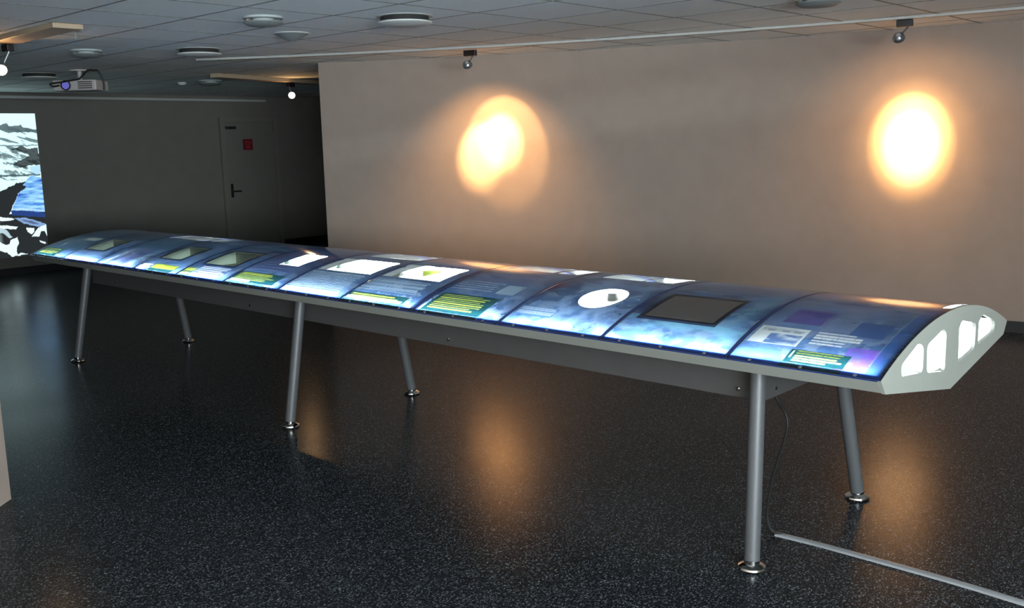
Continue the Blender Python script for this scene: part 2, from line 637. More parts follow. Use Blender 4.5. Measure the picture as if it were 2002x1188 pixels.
def vnoise(x, y, seed):
    xi, yi = np.floor(x).astype(int), np.floor(y).astype(int)
    xf_, yf_ = x - xi, y - yi
    u, v = xf_ * xf_ * (3 - 2 * xf_), yf_ * yf_ * (3 - 2 * yf_)

    def hsh(a, b):
        k = (a * 374761393 + b * 668265263 + seed * 974711) & 0x7fffffff
        k = ((k ^ (k >> 13)) * 1274126177) & 0x7fffffff
        return ((k ^ (k >> 16)) & 0xffff) / 65535.0
    return (hsh(xi, yi) * (1 - u) + hsh(xi + 1, yi) * u) * (1 - v) + (hsh(xi, yi + 1) * (1 - u) + hsh(xi + 1, yi + 1) * u) * v


def fbm(x, y, seed, oct_=4):
    t, a, s = 0, .5, 0
    for i in range(oct_):
        t = t + a * vnoise(x * 2 ** i, y * 2 ** i, seed + i * 17)
        s += a
        a *= .5
    return t / s


BLUE = np.array((.036, .072, .150))
DEEP = np.array((.008, .021, .062))
PALE = np.array((.15, .20, .28))
TEAL = np.array((.003, .022, .028))
LIME = np.array((.21, .25, .035))
WHITE = np.array((.42, .48, .50))
PURPLE = np.array((.04, .022, .13))
NAVY = np.array((.010, .040, .24))


INK = .42      # how much light the inks let through


def mix(C, m, c, a=1.0):
    w = (m * a)[..., None]
    k_ = INK if isinstance(c, tuple) else 1.0
    C[:] = C * (1 - w) + np.asarray(c) * k_ * w


def rect(s, t, s0, s1, t0, t1):
    return ((s >= s0) & (s <= s1) & (t >= t0) & (t <= t1)).astype(float)


def lines(C, s, t, s0, s1, t0, t1, n, c, a=1.0, fill=.5, seed=1, words=True, ragged=.25):
    r = np.random.RandomState(seed)
    h = (t1 - t0) / n
    for i in range(n):
        hi = t1 - i * h
        e = s1 - (r.rand() * ragged * (s1 - s0) if r.rand() > .35 or i == n - 1 else 0)
        m = rect(s, t, s0, e, hi - h * fill, hi)
        if words:
            x = s0
            while x < e:
                wl = (.02 + .05 * r.rand())
                x += wl
                m *= 1 - rect(s, t, x, x + .006, hi - h, hi) * .45
                x += .006
        mix(C, m, c, a)


def green_box(C, s, t, s0, s1, t0, t1, n, seed, white_last=True):
    mix(C, rect(s, t, s0, s1, t0, t1), TEAL)
    p = .04 * (s1 - s0) + .01
    lines(C, s, t, s0 + p, s1 - 2 * p, t0 + .02, t1 - .02, n, LIME * .85, 1, .42, seed)


def art(k, s, t):
    near = t <= 1.0
    tt = np.where(near, t, 2 - t)
    ss = np.where(near, s, 1 - s)
    n1 = fbm(s * 3 + k * 7.3, t * 4, 11 + k)
    n2 = fbm(s * 9 + t * 5 + k * 3.1, t * 9 - s * 3, 31 + k)
    w = np.clip((n1 - .35) * 2.4, 0, 1)[..., None]
    C = DEEP * .9 * (1 - w) + BLUE * w
    C = C + (BLUE * .9)[None, None] * .55
    C = C * (.75 + .5 * n2)[..., None]
    s, t = ss, tt
    br = fbm(s * 11 + t * 9 + k * 5.7, t * 17 - s * 8, 61 + k, 3)
    mix(C, np.clip((br - .53) * 12, 0, 1), PALE * .75, .5)
    br = fbm(s * 8 - t * 10 + k * 2.9, t * 13 + s * 9, 91 + k, 3)
    mix(C, np.clip((br - .55) * 9, 0, 1), DEEP, .35)
    if k == 0:
        mix(C, np.clip((fbm(s * 2.2, t * 3, 5) - .42) * 4, 0, 1) * (t > .3), (.16, .22, .42), .7)
        mix(C, rect(s, t, .13, .43, .45, .66), PURPLE, .75)
        mix(C, rect(s, t, .62, .84, .37, .55), (.04, .10, .33), .8)
        mix(C, rect(s, t, .40, .62, .40, .80), (.20, .25, .42), .6)
        mix(C, np.clip(fbm(s * 6, t * 8, 77) * 2 - .7, 0, 1) * rect(s, t, .70, .93, .03, .25), (.22, .08, .62), .9)
        # clipped newspaper page
        mix(C, rect(s, t, .035, .375, .19, .385), (.70, .76, .80))
        mix(C, rect(s, t, .14, .36, .20, .30), (.10, .18, .40))
        mix(C, np.clip(fbm(s * 14, t * 30, 9) * 3 - 1.4, 0, 1) * rect(s, t, .14, .36, .20, .30), (.62, .70, .80))
        lines(C, s, t, .06, .35, .315, .37, 3, (.25, .30, .36), .8, .5, 3)
        for x in (.10, .20, .28):
            mix(C, rect(s, t, x, x + .05, .325, .35), (.28, .32, .42), .8)
        lines(C, s, t, .43, .73, .225, .375, 5, (.72, .78, .84), .95, .55, 4, ragged=.3)
        mix(C, rect(s, t, .365, .75, .045, .17), TEAL)
        mix(C, rect(s, t, .385, .392, .09, .155), (.5, .6, .6))
        lines(C, s, t, .41, .70, .118, .162, 2, LIME * .45, 1, .5, 5, ragged=.1)
        lines(C, s, t, .41, .72, .052, .116, 3, (.22, .24, .13), 1, .45, 6, ragged=.35)
        mix(C, np.clip(1 - np.abs(s - .885) / .006, 0, 1) * (t > .1), PALE, .5)
        mix(C, (s > .89).astype(float), (.035, .12, .42), .75)
    elif k == 1:
        m = np.clip(fbm(s * 5 + t * 3, t * 12, 21) * 3 - 1.1, 0, 1) * (t < .34)
        mix(C, m, (.22, .50, .72), .8)
        mix(C, np.clip(fbm(s * 4, t * 5, 23) * 3 - 1.4, 0, 1) * (s < .2) * (t > .2), (.015, .02, .13), .9)
        mix(C, rect(s, t, .09, .74, .28, .72), (.012, .02, .07), .92)
        mix(C, np.clip(1 - np.abs(s - .80 - .1 * t) / .12, 0, 1) * (t > .3), (.16, .36, .55), .55)
    elif k == 2:
        m = np.clip(fbm(s * 7 + t * 4, t * 8 - s * 5, 41) * 4 - 1.7, 0, 1)
        mix(C, m, (.26, .40, .66), .75)
        m = np.clip(fbm(s * 6 - t * 4, t * 9 + s * 3, 43) * 4 - 2.2, 0, 1)
        mix(C, m, (.012, .04, .18), .8)
        mix(C, np.clip(1 - np.hypot((s - .03) / .13, (t - .62) / .12), 0, 1), (.14, .02, .06), .9)
        mix(C, rect(s, t, .03, .41, .15, .26), (.08, .20, .48), .8)
        lines(C, s, t, .04, .40, .155, .255, 6, (.60, .74, .90), .95, .4, 8, ragged=.05)
    elif k == 3:
        mix(C, (t > .36).astype(float), (.10, .17, .36), .7)
        mix(C, rect(s, t, .60, .80, .375, .535), (.36, .50, .68), .9)
        lines(C, s, t, .06, .56, .37, .55, 5, (.30, .42, .62), .8, .45, 12, ragged=.1)
        green_box(C, s, t, .07, .75, .05, .305, 9, 14)
        mix(C, np.clip(fbm(s * 10, t * 14, 45) * 3 - 1.3, 0, 1) * (s > .76), (.25, .34, .52), .7)
    elif k == 4:
        lines(C, s, t, .02, .80, .20, .41, 11, (.46, .62, .82), .9, .45, 16, ragged=.05)
        green_box(C, s, t, .01, .81, .065, .16, 2, 18)
        mix(C, rect(s, t, .03, .78, .07, .095), WHITE, 1)
    elif k == 5:
        mix(C, rect(s, t, .02, .9, .05, .40), BLUE * 1.3, .6)
        lines(C, s, t, .03, .86, .12, .40, 13, (.52, .68, .86), .95, .45, 19, ragged=.06)
        mix(C, rect(s, t, .03, .88, .05, .11), (.60, .75, .88), .9)
    elif k == 6:
        mix(C, (t > .30).astype(float), (.05, .08, .26), .6)
        lines(C, s, t, .03, .75, .27, .60, 6, (.16, .22, .45), .8, .5, 22)
        green_box(C, s, t, .02, .83, .07, .242, 6, 24)
        mix(C, rect(s, t, .05, .40, .075, .10), WHITE, .9)
    elif k == 7:
        mix(C, rect(s, t, .13, .80, .26, .66), (.01, .018, .08), .95)
        mix(C, rect(s, t, .0, .20, .075, .185), LIME * .7, .95)
        mix(C, rect(s, t, .0, .20, .10, .125), TEAL, .9)
        lines(C, s, t, .25, .82, .05, .24, 6, (.55, .62, .86), .95, .6, 26, ragged=.2)
        mix(C, rect(s, t, .25, .79, .05, .10), WHITE, .8)
    elif k == 8:
        mix(C, rect(s, t, .10, .66, .27, .65), (.01, .018, .06), .95)
        green_box(C, s, t, .30, .84, .045, .175, 2, 28)
        mix(C, rect(s, t, .31, .83, .09, .165), LIME * .65, .95)
        lines(C, s, t, .0, .28, .04, .15, 4, (.60, .70, .85), .95, .65, 29)
    elif k == 9:
        for c0, wd, cl in ((.12, .07, (.62, .66, .85)), (.35, .05, (.30, .22, .48)), (.55, .06, (.10, .06, .28)), (.70, .10, (.30, .50, .72))):
            mix(C, np.clip(1 - np.abs(s - c0 - .35 * t) / wd, 0, 1) * np.clip(1.3 - t * 2, 0, 1), cl, .9)
        mix(C, (t > .45).astype(float), (.05, .15, .26), .6)
    elif k == 10:
        mix(C, rect(s, t, .08, .70, .26, .64), (.01, .018, .05), .9)
        lines(C, s, t, .05, .9, .10, .22, 4, (.16, .26, .55), .8, .5, 33)
        mix(C, rect(s, t, .08, .9, .04, .10), (.62, .74, .90), .8)
        mix(C, (t > .66).astype(float), (.03, .09, .15), .7)
    elif k == 11:
        mix(C, (t > .22).astype(float), (.035, .10, .17), .7)
        mix(C, rect(s, t, .50, .87, .495, .60), (.50, .60, .58))
        mix(C, rect(s, t, .30, .34, .32, .35), (.5, .6, .7))
        green_box(C, s, t, .05, .68, .05, .215, 4, 35)
    C *= .42
    # dark margins: missing backlight over frame and joint ribs, put into the print colour
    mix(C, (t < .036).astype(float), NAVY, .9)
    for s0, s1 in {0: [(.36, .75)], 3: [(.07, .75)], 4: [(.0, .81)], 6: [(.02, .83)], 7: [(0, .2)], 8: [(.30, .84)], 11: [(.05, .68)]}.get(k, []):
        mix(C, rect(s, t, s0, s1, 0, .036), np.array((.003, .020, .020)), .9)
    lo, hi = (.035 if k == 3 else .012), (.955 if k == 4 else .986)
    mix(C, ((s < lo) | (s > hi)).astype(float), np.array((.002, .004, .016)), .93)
    return np.clip(C, 0, 1)


# clear openings: panel -> (s0, s1, t0, t1, kind)
OPEN = {
    0: [(.93, .99, 1.0, 1.30, 'case')],
    1: [(.13, .70, .325, .68, 'monitor')],
    2: [(.42, .80, .33, .68, 'oval'), (.20, .60, .955, 1.25, 'case'), (.62, .89, .965, 1.25, 'case')],
    3: [(.10, .66, .955, 1.25, 'case'), (.72, .93, .955, 1.25, 'case')],
    4: [(.035, .83, .455, .775, 'case')],
    5: [(.045, .88, .445, .77, 'case'), (.19, .97, .925, 1.2, 'case')],
    6: [(.375, .72, .44, .765, 'case')],
    7: [(.17, .76, .29, .63, 'tray')],
    8: [(.145, .61, .295, .625, 'tray'), (.02, .30, .93, 1.2, 'case')],
    9: [(.05, .95, .91, 1.2, 'case')],
    10: [(.13, .62, .285, .61, 'tray')],
    11: [],
}
NS = [210, 190, 180, 170, 140, 120, 100, 90, 80, 70, 60, 60]


def panel(k):
    ya, yb = Y0 + k * EP, Y0 + (k + 1) * EP
    g = .0022
    ya, yb = ya + g, yb - g
    ops = OPEN[k]
    sv = set(np.round(np.linspace(0, 1, NS[k] + 1), 5))
    tv = set(np.round(np.linspace(0, 1, 141), 5)) | set(np.round(np.linspace(1, 2, 51), 5))
    for s0, s1, t0, t1, kind in ops:
        sv |= {s0, s1}
        tv |= {t0, t1}
    sv, tv = np.array(sorted(sv)), np.array(sorted(tv))
    gs, gt = np.meshgrid(sv, tv, indexing='ij')
    th = (gt - 1) * TH
    P = np.stack([XC + RR * np.sin(th), yb - gs * (yb - ya), ZC + RR * np.cos(th)], -1)
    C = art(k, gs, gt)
    ns, nt_ = len(sv), len(tv)
    cs, ct = (sv[:-1] + sv[1:]) / 2, (tv[:-1] + tv[1:]) / 2
    ccs, cct = np.meshgrid(cs, ct, indexing='ij')
    hole = np.zeros(ccs.shape, bool)
    for s0, s1, t0, t1, kind in ops:
        if kind == 'oval':
            hole |= (((ccs - (s0 + s1) / 2) / ((s1 - s0) / 2)) ** 2 + ((cct - (t0 + t1) / 2) / ((t1 - t0) / 2)) ** 2) < 1
        else:
            hole |= (ccs > s0) & (ccs < s1) & (cct > t0) & (cct < t1)
    ii, jj = np.nonzero(~hole)
    quads = np.stack([ii * nt_ + jj, (ii + 1) * nt_ + jj, (ii + 1) * nt_ + jj + 1, ii * nt_ + jj + 1], 1)
    org = np.array([XC, (ya + yb) / 2, .76])
    V = (P.reshape(-1, 3) - org)
    verts = V.tolist()
    faces = quads.tolist()
    nprint = len(faces)
    # rim of the sheet, 5 mm deep
    drop = .0055
    th1 = (tv - 1) * TH
    low = np.stack([XC + (RR - drop) * np.sin(th1), np.zeros(nt_), ZC + (RR - drop) * np.cos(th1)], -1) - org
    for i in (0, ns - 1):
        b = len(verts)
        for j in range(nt_):
            verts.append([low[j, 0], P[i, 0, 1] - org[1], low[j, 2]])
        for j in range(nt_ - 1):
            q = [i * nt_ + j, b + j, b + j + 1, i * nt_ + j + 1]
            faces.append(q if i else q[::-1])
    for j in (0, nt_ - 1):
        b = len(verts)
        for i in range(ns):
            verts.append([low[j, 0], P[i, 0, 1] - org[1], low[j, 2]])
        for i in range(ns - 1):
            faces.append([i * nt_ + j, (i + 1) * nt_ + j, b + i + 1, b + i])
    me = bpy.data.meshes.new('top_panel')
    me.from_pydata((np.array(verts) * S).tolist(), [], faces)
    me.materials.append(MT['print'])
    me.materials.append(MT['edge'])
    mi = np.zeros(len(faces), np.int32)
    mi[nprint:] = 1
    me.polygons.foreach_set('material_index', mi)
    sm = np.zeros(len(faces), bool)
    sm[:nprint] = True
    me.polygons.foreach_set('use_smooth', sm)
    ca = me.color_attributes.new('print', 'FLOAT_COLOR', 'POINT')
    full = np.ones((len(verts), 4), np.float32)
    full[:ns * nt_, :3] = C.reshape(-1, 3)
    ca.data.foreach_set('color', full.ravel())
    # drop the loose vertices inside openings
    bm = bmesh.new()
    bm.from_mesh(me)
    loose = [v for v in bm.verts if not v.link_faces]
    bmesh.ops.delete(bm, geom=loose, context='VERTS')
    bm.to_mesh(me)
    bm.free()
    me.update()
    o = place('top_panel', me, org, table)
    # windows
    for s0, s1, t0, t1, kind in ops:
        y_a, y_b = yb - s1 * (yb - ya), yb - s0 * (yb - ya)
        if kind == 'oval':
            mb = MB()
            vs_ = []
            for i in range(48):
                an = 2 * math.pi * i / 48
                s_, t_ = (s0 + s1) / 2 + (s1 - s0) / 2 * math.cos(an), (t0 + t1) / 2 + (t1 - t0) / 2 * math.sin(an)
                x, z = surf(t_, .002)
                vs_.append((x, yb - s_ * (yb - ya), z))
            x, z = surf((t0 + t1) / 2, .002)
            vs_.append((x, (y_a + y_b) / 2, z))
            mb.add(vs_, [(i, (i + 1) % 48, 48) for i in range(48)])
            mb.build('window_pane', MT['clear'], o)
            continue
        ts = np.linspace(t0 - .02, t1 + .02, 9)
        mb = MB()
        vs_ = []
        for t_ in ts:
            x, z = surf(t_, .0008)
            vs_ += [(x, y_a - .008, z), (x, y_b + .008, z)]
        mb.add(vs_, [(2 * i, 2 * i + 1, 2 * i + 3, 2 * i + 2) for i in range(8)])
        mb.build('monitor_screen' if kind == 'monitor' else 'window_pane', MT['screen'] if kind == 'monitor' else MT['clear'], o, smooth=True)
        if kind == 'monitor':
            mb = MB()
            (xa_, za_), (xb_, zb_) = surf(t0 - .02, .0016), surf(t1 + .02, .0016)
            mb.prism_y([(xa_, za_), surf((t0 + t1) / 2, .0016), (xb_, zb_), (xb_, zb_ - .04), (xa_, za_ - .04)], y_a - .015, y_b + .015)
            mb.build('monitor_case', MT['rib'], o)
        if kind == 'tray':
            mb = MB()
            (xa_, za_), (xb_, zb_) = surf(t0, .0012), surf(t1, .0012)
            zb0 = za_ - .022
            e = .004
            mb.box(xa_ - e, xb_ + e, y_a - e, y_b + e, zb0 - e, zb0)
            mb.prism_y([(xa_ - e, zb0), (xa_, zb0), (xa_, za_), (xa_ - e, za_)], y_a - e, y_b + e)
            zt_ = surf(t1)[1]
            mb.prism_y([(xb_, zb0), (xb_ + e, zb0), (xb_ + e, zt_), (xb_, zt_ - .0002)], y_a - e, y_b + e)
            mb.prism_y([(xa_, zb0), (xb_, zb0), (xb_, zb_), (xa_, za_)], y_a - e, y_a)
            mb.build('recessed_tray', MT['tray'], o)
            mb = MB()
            arc_ = [surf(t_, .0012) for t_ in np.linspace(t1, t0, 7)]
            mb.prism_y([(xa_, zb0), (xb_, zb0)] + arc_, y_b, y_b + e)
            mb.build('tray_edge', MT['opal'], o)['label'] = 'glowing opal side wall of the tray'
    # screws along the near edge
    x, z = surf(.016)
    nrm = Vector((math.sin((.016 - 1) * TH), 0, math.cos((.016 - 1) * TH)))
    for s_ in (.16, .5, .84):
        MB().lathe((x, yb - s_ * (yb - ya), z), nrm, [(.0062, 0), (.0062, .002), (.003, .0035), (0, .0035)], 10).build('screw', MT['screwgrey'], o)
    return o


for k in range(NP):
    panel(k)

# ------------------------------------------------------------------ exhibits lying in the lit case
CAM = Vector((0, 0, 1.48))


def pix(x, y):
    return F + RT * ((x - 1001) / 1895.1) + UP * ((594 - y) / 1895.1)


def on_z(x, y, z):
    d = pix(x, y)
    return CAM + d * ((z - 1.48) / d.z)


def on_y(x, y, Y):
    d = pix(x, y)
    return CAM + d * (Y / d.y)


FZ = .6951
q = on_z(843, 543, FZ)
cd = thing('lime_card', 'small lime yellow folded card standing in the lit display case', 'card', (q.x, q.y, FZ))
MB().obox((q.x, q.y, FZ + .022), (.012, .012, .018), (.035, -.035, 0), (-.002, -.002, .002)).build('front_leaf', MT['yellow'], cd)
MB().obox((q.x + .03, q.y + .03, FZ + .022), (-.014, -.014, .018), (.035, -.035, 0), (.002, .002, .002)).build('back_leaf', MT['yellow'], cd)
q = on_z(864, 545, FZ)
ring = MB()
ring.tube([(q.x + .028 * math.cos(a), q.y - .028 * math.sin(a) * .9, FZ + .002 + .028 + .028 * math.sin(a)) for a in np.linspace(0, 2 * math.pi, 33)], .0018, 6)
tag(ring.build('wire_ring', MT['wire']), 'thin dark wire ring beside the lime card in the case', 'ring')
q = on_z(770, 541, FZ)
wd = MB().add([(q.x - .01, q.y - .05, FZ), (q.x + .05, q.y - .05, FZ), (q.x + .05, q.y + .05, FZ), (q.x - .01, q.y + .05, FZ),
               (q.x + .02, q.y - .05, FZ + .035), (q.x + .02, q.y + .02, FZ + .035)],
              [(0, 3, 2, 1), (0, 1, 4), (1, 2, 5, 4), (2, 3, 5), (3, 0, 4, 5)])
tag(wd.build('wedge_fragment', MT['brown']), 'dark wedge-shaped fragment lying in the lit display case', 'fragment')
a_, b_ = on_z(712, 535, FZ + .012), on_z(737, 523, FZ + .012)
tag(MB().tube([(a_.x, a_.y, FZ + .004), (b_.x, b_.y, FZ + .004)], .003, 8).build('thin_rod', MT['wire']), 'thin dark rod lying in the white lit case', 'rod')
for nm, (px, py), lb in (('resin_lump', (664, 526), 'small pale green lump in the case beside the thin rod'),
                         ('resin_lump', (562, 516), 'small pale green lump in the narrow lit window')):
    q = on_z(px, py, FZ)
    lm = MB().lathe((q.x, q.y, FZ), (.15, .1, 1), [(0.0, 0), (.018, 0), (.022, .012), (.014, .028), (.006, .036), (0, .038)], 12)
    tag(lm.build(nm, MT['greenblob'], smooth=True), lb, 'specimen')
q = on_z(1199, 588, FZ)
br = MB().lathe((q.x, q.y, FZ), (0, 0, 1), [(0, 0), (.028, 0), (.030, .006), (.028, .034), (.025, .040), (0, .040)], 20)
tag(br.build('specimen_jar', MT['brown'], smooth=True), 'small dark brown round block inside the oval window', 'specimen')

# ------------------------------------------------------------------ power cable and floor conduit
pts = [(3.19, 1.66, .551), (3.185, 1.645, .52), (3.17, 1.595, .44), (3.17, 1.648, .234), (3.17, 1.67, .088), (3.17, 1.660, .031), (3.178, 1.640, .010), (3.186, 1.615, .007)]


def smooth_path(P, n=8):
    P = [Vector(p) for p in P]
    out = []
    for i in range(len(P) - 1):
        p0, p1, p2, p3 = P[max(i - 1, 0)], P[i], P[i + 1], P[min(i + 2, len(P) - 1)]
        for k in range(n):
            u = k / n
            out.append(.5 * ((2 * p1) + (p2 - p0) * u + (2 * p0 - 5 * p1 + 4 * p2 - p3) * u * u + (3 * p1 - p0 - 3 * p2 + p3) * u ** 3))
    out.append(P[-1])
    return out


tag(MB().tube(smooth_path(pts), .0055, 8).build('power_cable', MT['cable'], smooth=True), 'thin black cable hanging from under the table to the floor', 'cable')
cp = smooth_path([(3.186, 1.640, 0), (3.196, 1.478, 0), (3.197, 1.287, 0), (3.197, 1.111, 0), (3.192, .944, 0), (3.18, .786, 0), (3.15, .45, 0), (3.10, .0, 0)])
sec = [(.017 * math.cos(a), .0005 + .011 * math.sin(a)) for a in np.linspace(0, math.pi, 9)]
plan = []
for i, p_ in enumerate(cp):
    t = (cp[min(i + 1, len(cp) - 1)] - cp[max(i - 1, 0)]).normalized()
    plan.append((p_.x, p_.y, t.y, -t.x))
tag(MB().sweep_plan(plan, sec).build('cable_cover', MT['conduit'], smooth=True), 'grey half-round cable cover strip running over the floor', 'cable cover')

# ------------------------------------------------------------------ track rails and spot lamps
rail_pts = arc(13.70, 0.0, 36.4)
rl = tag(MB().sweep_plan(rail_pts, [(-.03, CZ - .016), (-.03, CZ - .0005), (.03, CZ - .0005), (.03, CZ - .016)]).build('track_rail', MT['rail']),
         'long white lighting track curving along the pale wall', 'lighting track')
r2 = tag(MB().box(2.50, 2.68, 5.95, 8.6, CZ - .030, CZ - .0005).build('track_rail', MT['warmrail'], bevel=.004),
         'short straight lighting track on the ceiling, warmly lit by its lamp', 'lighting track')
r3 = tag(MB().obox((6.55, 9.375, CZ - .0205), (1.20, .36, 0), (-.016, .053, 0), (0, 0, .02)).build('track_rail', MT['warmrail'], bevel=.004),
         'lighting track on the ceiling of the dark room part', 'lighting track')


def lamp(base, along, head, target, label, lit=False, group=None):
    base, head, target, along = Vector(base), Vector(head), Vector(target), Vector(along).normalized()
    L = thing('spot_lamp', label, 'lamp', base, group)
    side = Vector((-along.y, along.x, 0))
    MB().obox(base - Vector((0, 0, .023)), along * .052, side * .022, (0, 0, .023)).build('adapter', MT['lampblack'], L, bevel=.004)
    bp = base - along * .025 - Vector((0, 0, .042))
    d = (target - head).normalized()
    MB().tube([bp, (bp * .4 + head * .6), head - d * .012], .006, 8).build('stem', MT['lampgrey'], L)
    r = .040
    MB().lathe(head, d, [(r * .45, -.028), (r * .8, -.018), (r, .0), (r, .010), (r * .88, .010), (r * .82, -.004), (r * .5, -.018)], 28).build('lamp_ring', MT['lampgrey'], L, smooth=True)
    MB().lathe(head, d, [(0, -.034), (r * .35, -.032), (r * .5, -.024), (r * .45, -.012), (0, -.012)], 16).build('lamp_base', MT['lampglass'], L, smooth=True)
    MB().lathe(head, d, [(0, .004), (r * .5, .003), (r * .8, -.002)], 20).build('bulb', MT['bulb'], L)
    return head + d * .02


ang = math.radians(24.0)
h1 = lamp((5.735, 5.735, CZ - .016), (-.35, .93, 0), (5.681, 5.716, 2.108), (6.326, 6.099, 1.45),
          'small spot lamp aimed at the pale wall, half-way along the curved track')
h2 = lamp((6.760, 2.620, CZ - .016), (-.27, .96, 0), (6.714, 2.639, 2.108), (7.517, 2.829, 1.45),
          'small spot lamp throwing the glow above the cut-out table end')
h3 = lamp((2.64, 7.03, CZ - .030), (0, 1, 0), (2.587, 7.04, 2.045), (2.2, 5.2, 1.5),
          'lit spot lamp under the short straight ceiling track', True)
h4 = lamp((6.50, 9.36, CZ - .0405), (.957, .29, 0), (6.50, 9.35, 2.062), (4.4, 6.2, 1.55),
          'lit spot lamp glowing in the dark room part beside the wall edge', True)
WARM = (1.0, .55, .21)
spot_light('spot_beam', h1, (6.375, 6.02, 1.51), 600, 28, .8, WARM)
spot_light('spot_beam', h1, (6.285, 6.17, 1.42), 620, 28, .8, WARM)
spot_light('spot_spill', h1, (6.385, 5.985, 1.53), 95, 46, .3, WARM)
spot_light('spot_stray', h1, (6.345, 6.1, 1.05), 110, 100, 1.0, WARM)
spot_light('spot_beam', h2, (7.517, 2.83, 1.46), 560, 36, .75, (1.0, .55, .17))
spot_light('spot_beam', h2, (7.517, 2.83, 1.40), 620, 25, .7, (1.0, .72, .42))
spot_light('spot_spill', h2, (7.52, 2.82, 1.42), 80, 56, .9, WARM)
spot_light('spot_stray', h2, (7.52, 2.82, 1.1), 50, 120, 1.0, WARM)
spot_light('spot_beam', h3, (2.3, 5.2, 1.9), 4, 160, .8, WARM)
spot_light('spot_beam', h4, (4.4, 6.2, 1.9), 5, 160, .8, WARM)


# ------------------------------------------------------------------ things on the ceiling
def slot_vent(c, r, label, group):
    v = thing('air_vent', label, 'air vent', (c[0], c[1], CZ - .05), group)
    MB().lathe((c[0], c[1], CZ), (0, 0, -1), [(r * 1.02, 0.0005), (r * 1.02, .003), (r * .80, .005), (r * .78, .0005)], 40).build('collar', MT['vent'], v, smooth=True)
    MB().lathe((c[0], c[1], CZ), (0, 0, -1), [(0, .003), (r * .88, .003), (r * .88, .034), (0, .034)], 40).build('neck', MT['ventdark'], v)
    MB().lathe((c[0], c[1], CZ), (0, 0, -1), [(r * .70, .034), (r, .034), (r * .99, .042), (r * .85, .050), (0, .054)], 40).build('disc', MT['vent'], v, smooth=True)


def dish_light(c, r, label, group):
    v = thing('ceiling_light', label, 'ceiling light', (c[0], c[1], CZ - .055), group)
    MB().lathe((c[0], c[1], CZ), (0, 0, -1), [(r * 1.0, .0005), (r * 1.0, .012), (r * .85, .016), (r * .8, .0005)], 40).build('rim', MT['glassrim'], v, smooth=True)
    MB().lathe((c[0], c[1], CZ), (0, 0, -1), [(r * .55, .0008), (r * .55, .030), (0, .030)], 24).build('holder', MT['glassrim'], v, smooth=True)
    MB().lathe((c[0], c[1], CZ), (0, 0, -1), [(0, .034), (r * .98, .030), (r, .036), (r * .8, .050), (r * .4, .056), (0, .057)], 40).build('glass_dish', MT['cone'], v, smooth=True)


def cell(px, py):
    p_ = on_z(px, py, CZ)
    return (p_.x, p_.y)


slot_vent(cell(389, 96), .165, 'round white ceiling vent with dark gap, beside the curved track end', 'slot vents')
slot_vent(cell(791, 32), .165, 'round white ceiling vent with dark gap, across from the wall spot lamp', 'slot vents')
slot_vent(cell(76, 144), .165, 'round ceiling vent beside the hanging projector', 'slot vents')
dish_light(cell(514, 33), .115, 'round glass ceiling light next to the grey ceiling cone', 'dish lights')
dish_light(cell(168, 98), .115, 'round ceiling light between projector and short track', 'dish lights')
dish_light(cell(411, 157), .125, 'round ceiling light in the dark room part', 'dish lights')
dish_light(cell(1600, -6), .125, 'round ceiling light near the wall lamp above the table end', 'dish lights')
c = cell(570, 65)
cn = thing('ceiling_speaker', 'shallow grey cone hanging point down under the ceiling tiles', 'speaker', (c[0], c[1], CZ - .05))
MB().lathe((c[0], c[1], CZ), (0, 0, -1), [(.115, .0005), (.115, .006), (.06, .036), (.02, .052), (0, .054)], 40).build('cone', MT['cone'], cn, smooth=True)
MB().lathe((c[0], c[1], CZ), (0, 0, -1), [(.122, .0004), (.122, .004), (.114, .007)], 40).build('rim', MT['vent'], cn, smooth=True)
c = cell(356, 161)
tag(MB().lathe((c[0], c[1], CZ), (0, 0, -1), [(.05, .0005), (.05, .012), (.035, .03), (0, .034)], 24).build('smoke_detector', MT['vent'], smooth=True),
    'tiny round smoke detector in the dim ceiling', 'smoke detector')
c = cell(146, 58)
hk = thing('ceiling_hook', 'small grey bracket under the ceiling past the short track', 'bracket', (c[0], c[1], CZ - .06))
MB().box(c[0] - .04, c[0] + .04, c[1] - .02, c[1] + .02, CZ - .010, CZ - .0005).build('plate', MT['cone'], hk)
MB().tube([(c[0], c[1], CZ - .01), (c[0], c[1], CZ - .06)], .008, 8).build('pin', MT['cone'], hk)

# projector
p0 = on_y(158, 168, 9.2)
pj = thing('projector', 'pale ceiling projector with violet lens and loose black cables', 'projector', (p0.x, p0.y, p0.z - .06))
ax = Vector((RT.x, RT.y, 0)).normalized()
ay = Vector((-ax.y, ax.x, 0))
c0 = Vector((p0.x, p0.y, p0.z))
MB().obox(c0, ax * .20, ay * .14, (0, 0, .048)).build('body', MT['projector'], pj, bevel=.012)
MB().lathe(c0 - ax * .075 - ay * .14, -ay, [(.045, -.01), (.045, .012), (.036, .014), (.036, .004)], 24).build('lens_ring', MT['lampblack'], pj)
MB().lathe(c0 - ax * .075 - ay * .142, -ay, [(.036, .0), (.02, .006), (0, .008)], 20).build('lens', MT['lens'], pj)
gr = MB()
for i in range(4):
    gr.obox(c0 + ax * .10 - ay * .141 + Vector((0, 0, -.027 + i * .018)), ax * .065, ay * .003, (0, 0, .004))
gr.build('vent_grille', MT['lampblack'], pj)
MB().tube([(c0.x, c0.y, c0.z + .047), (c0.x, c0.y, CZ - .003)], .02, 12).build('mount_pole', MT['projector'], pj)
MB().lathe((c0.x, c0.y, CZ), (0, 0, -1), [(0, .0005), (.09, .0005), (.09, .012), (0, .012)], 24).build('mount_plate', MT['projector'], pj)


def pc_(px, py, dy=0.0):
    return on_y(px, py, 9.05 + dy)


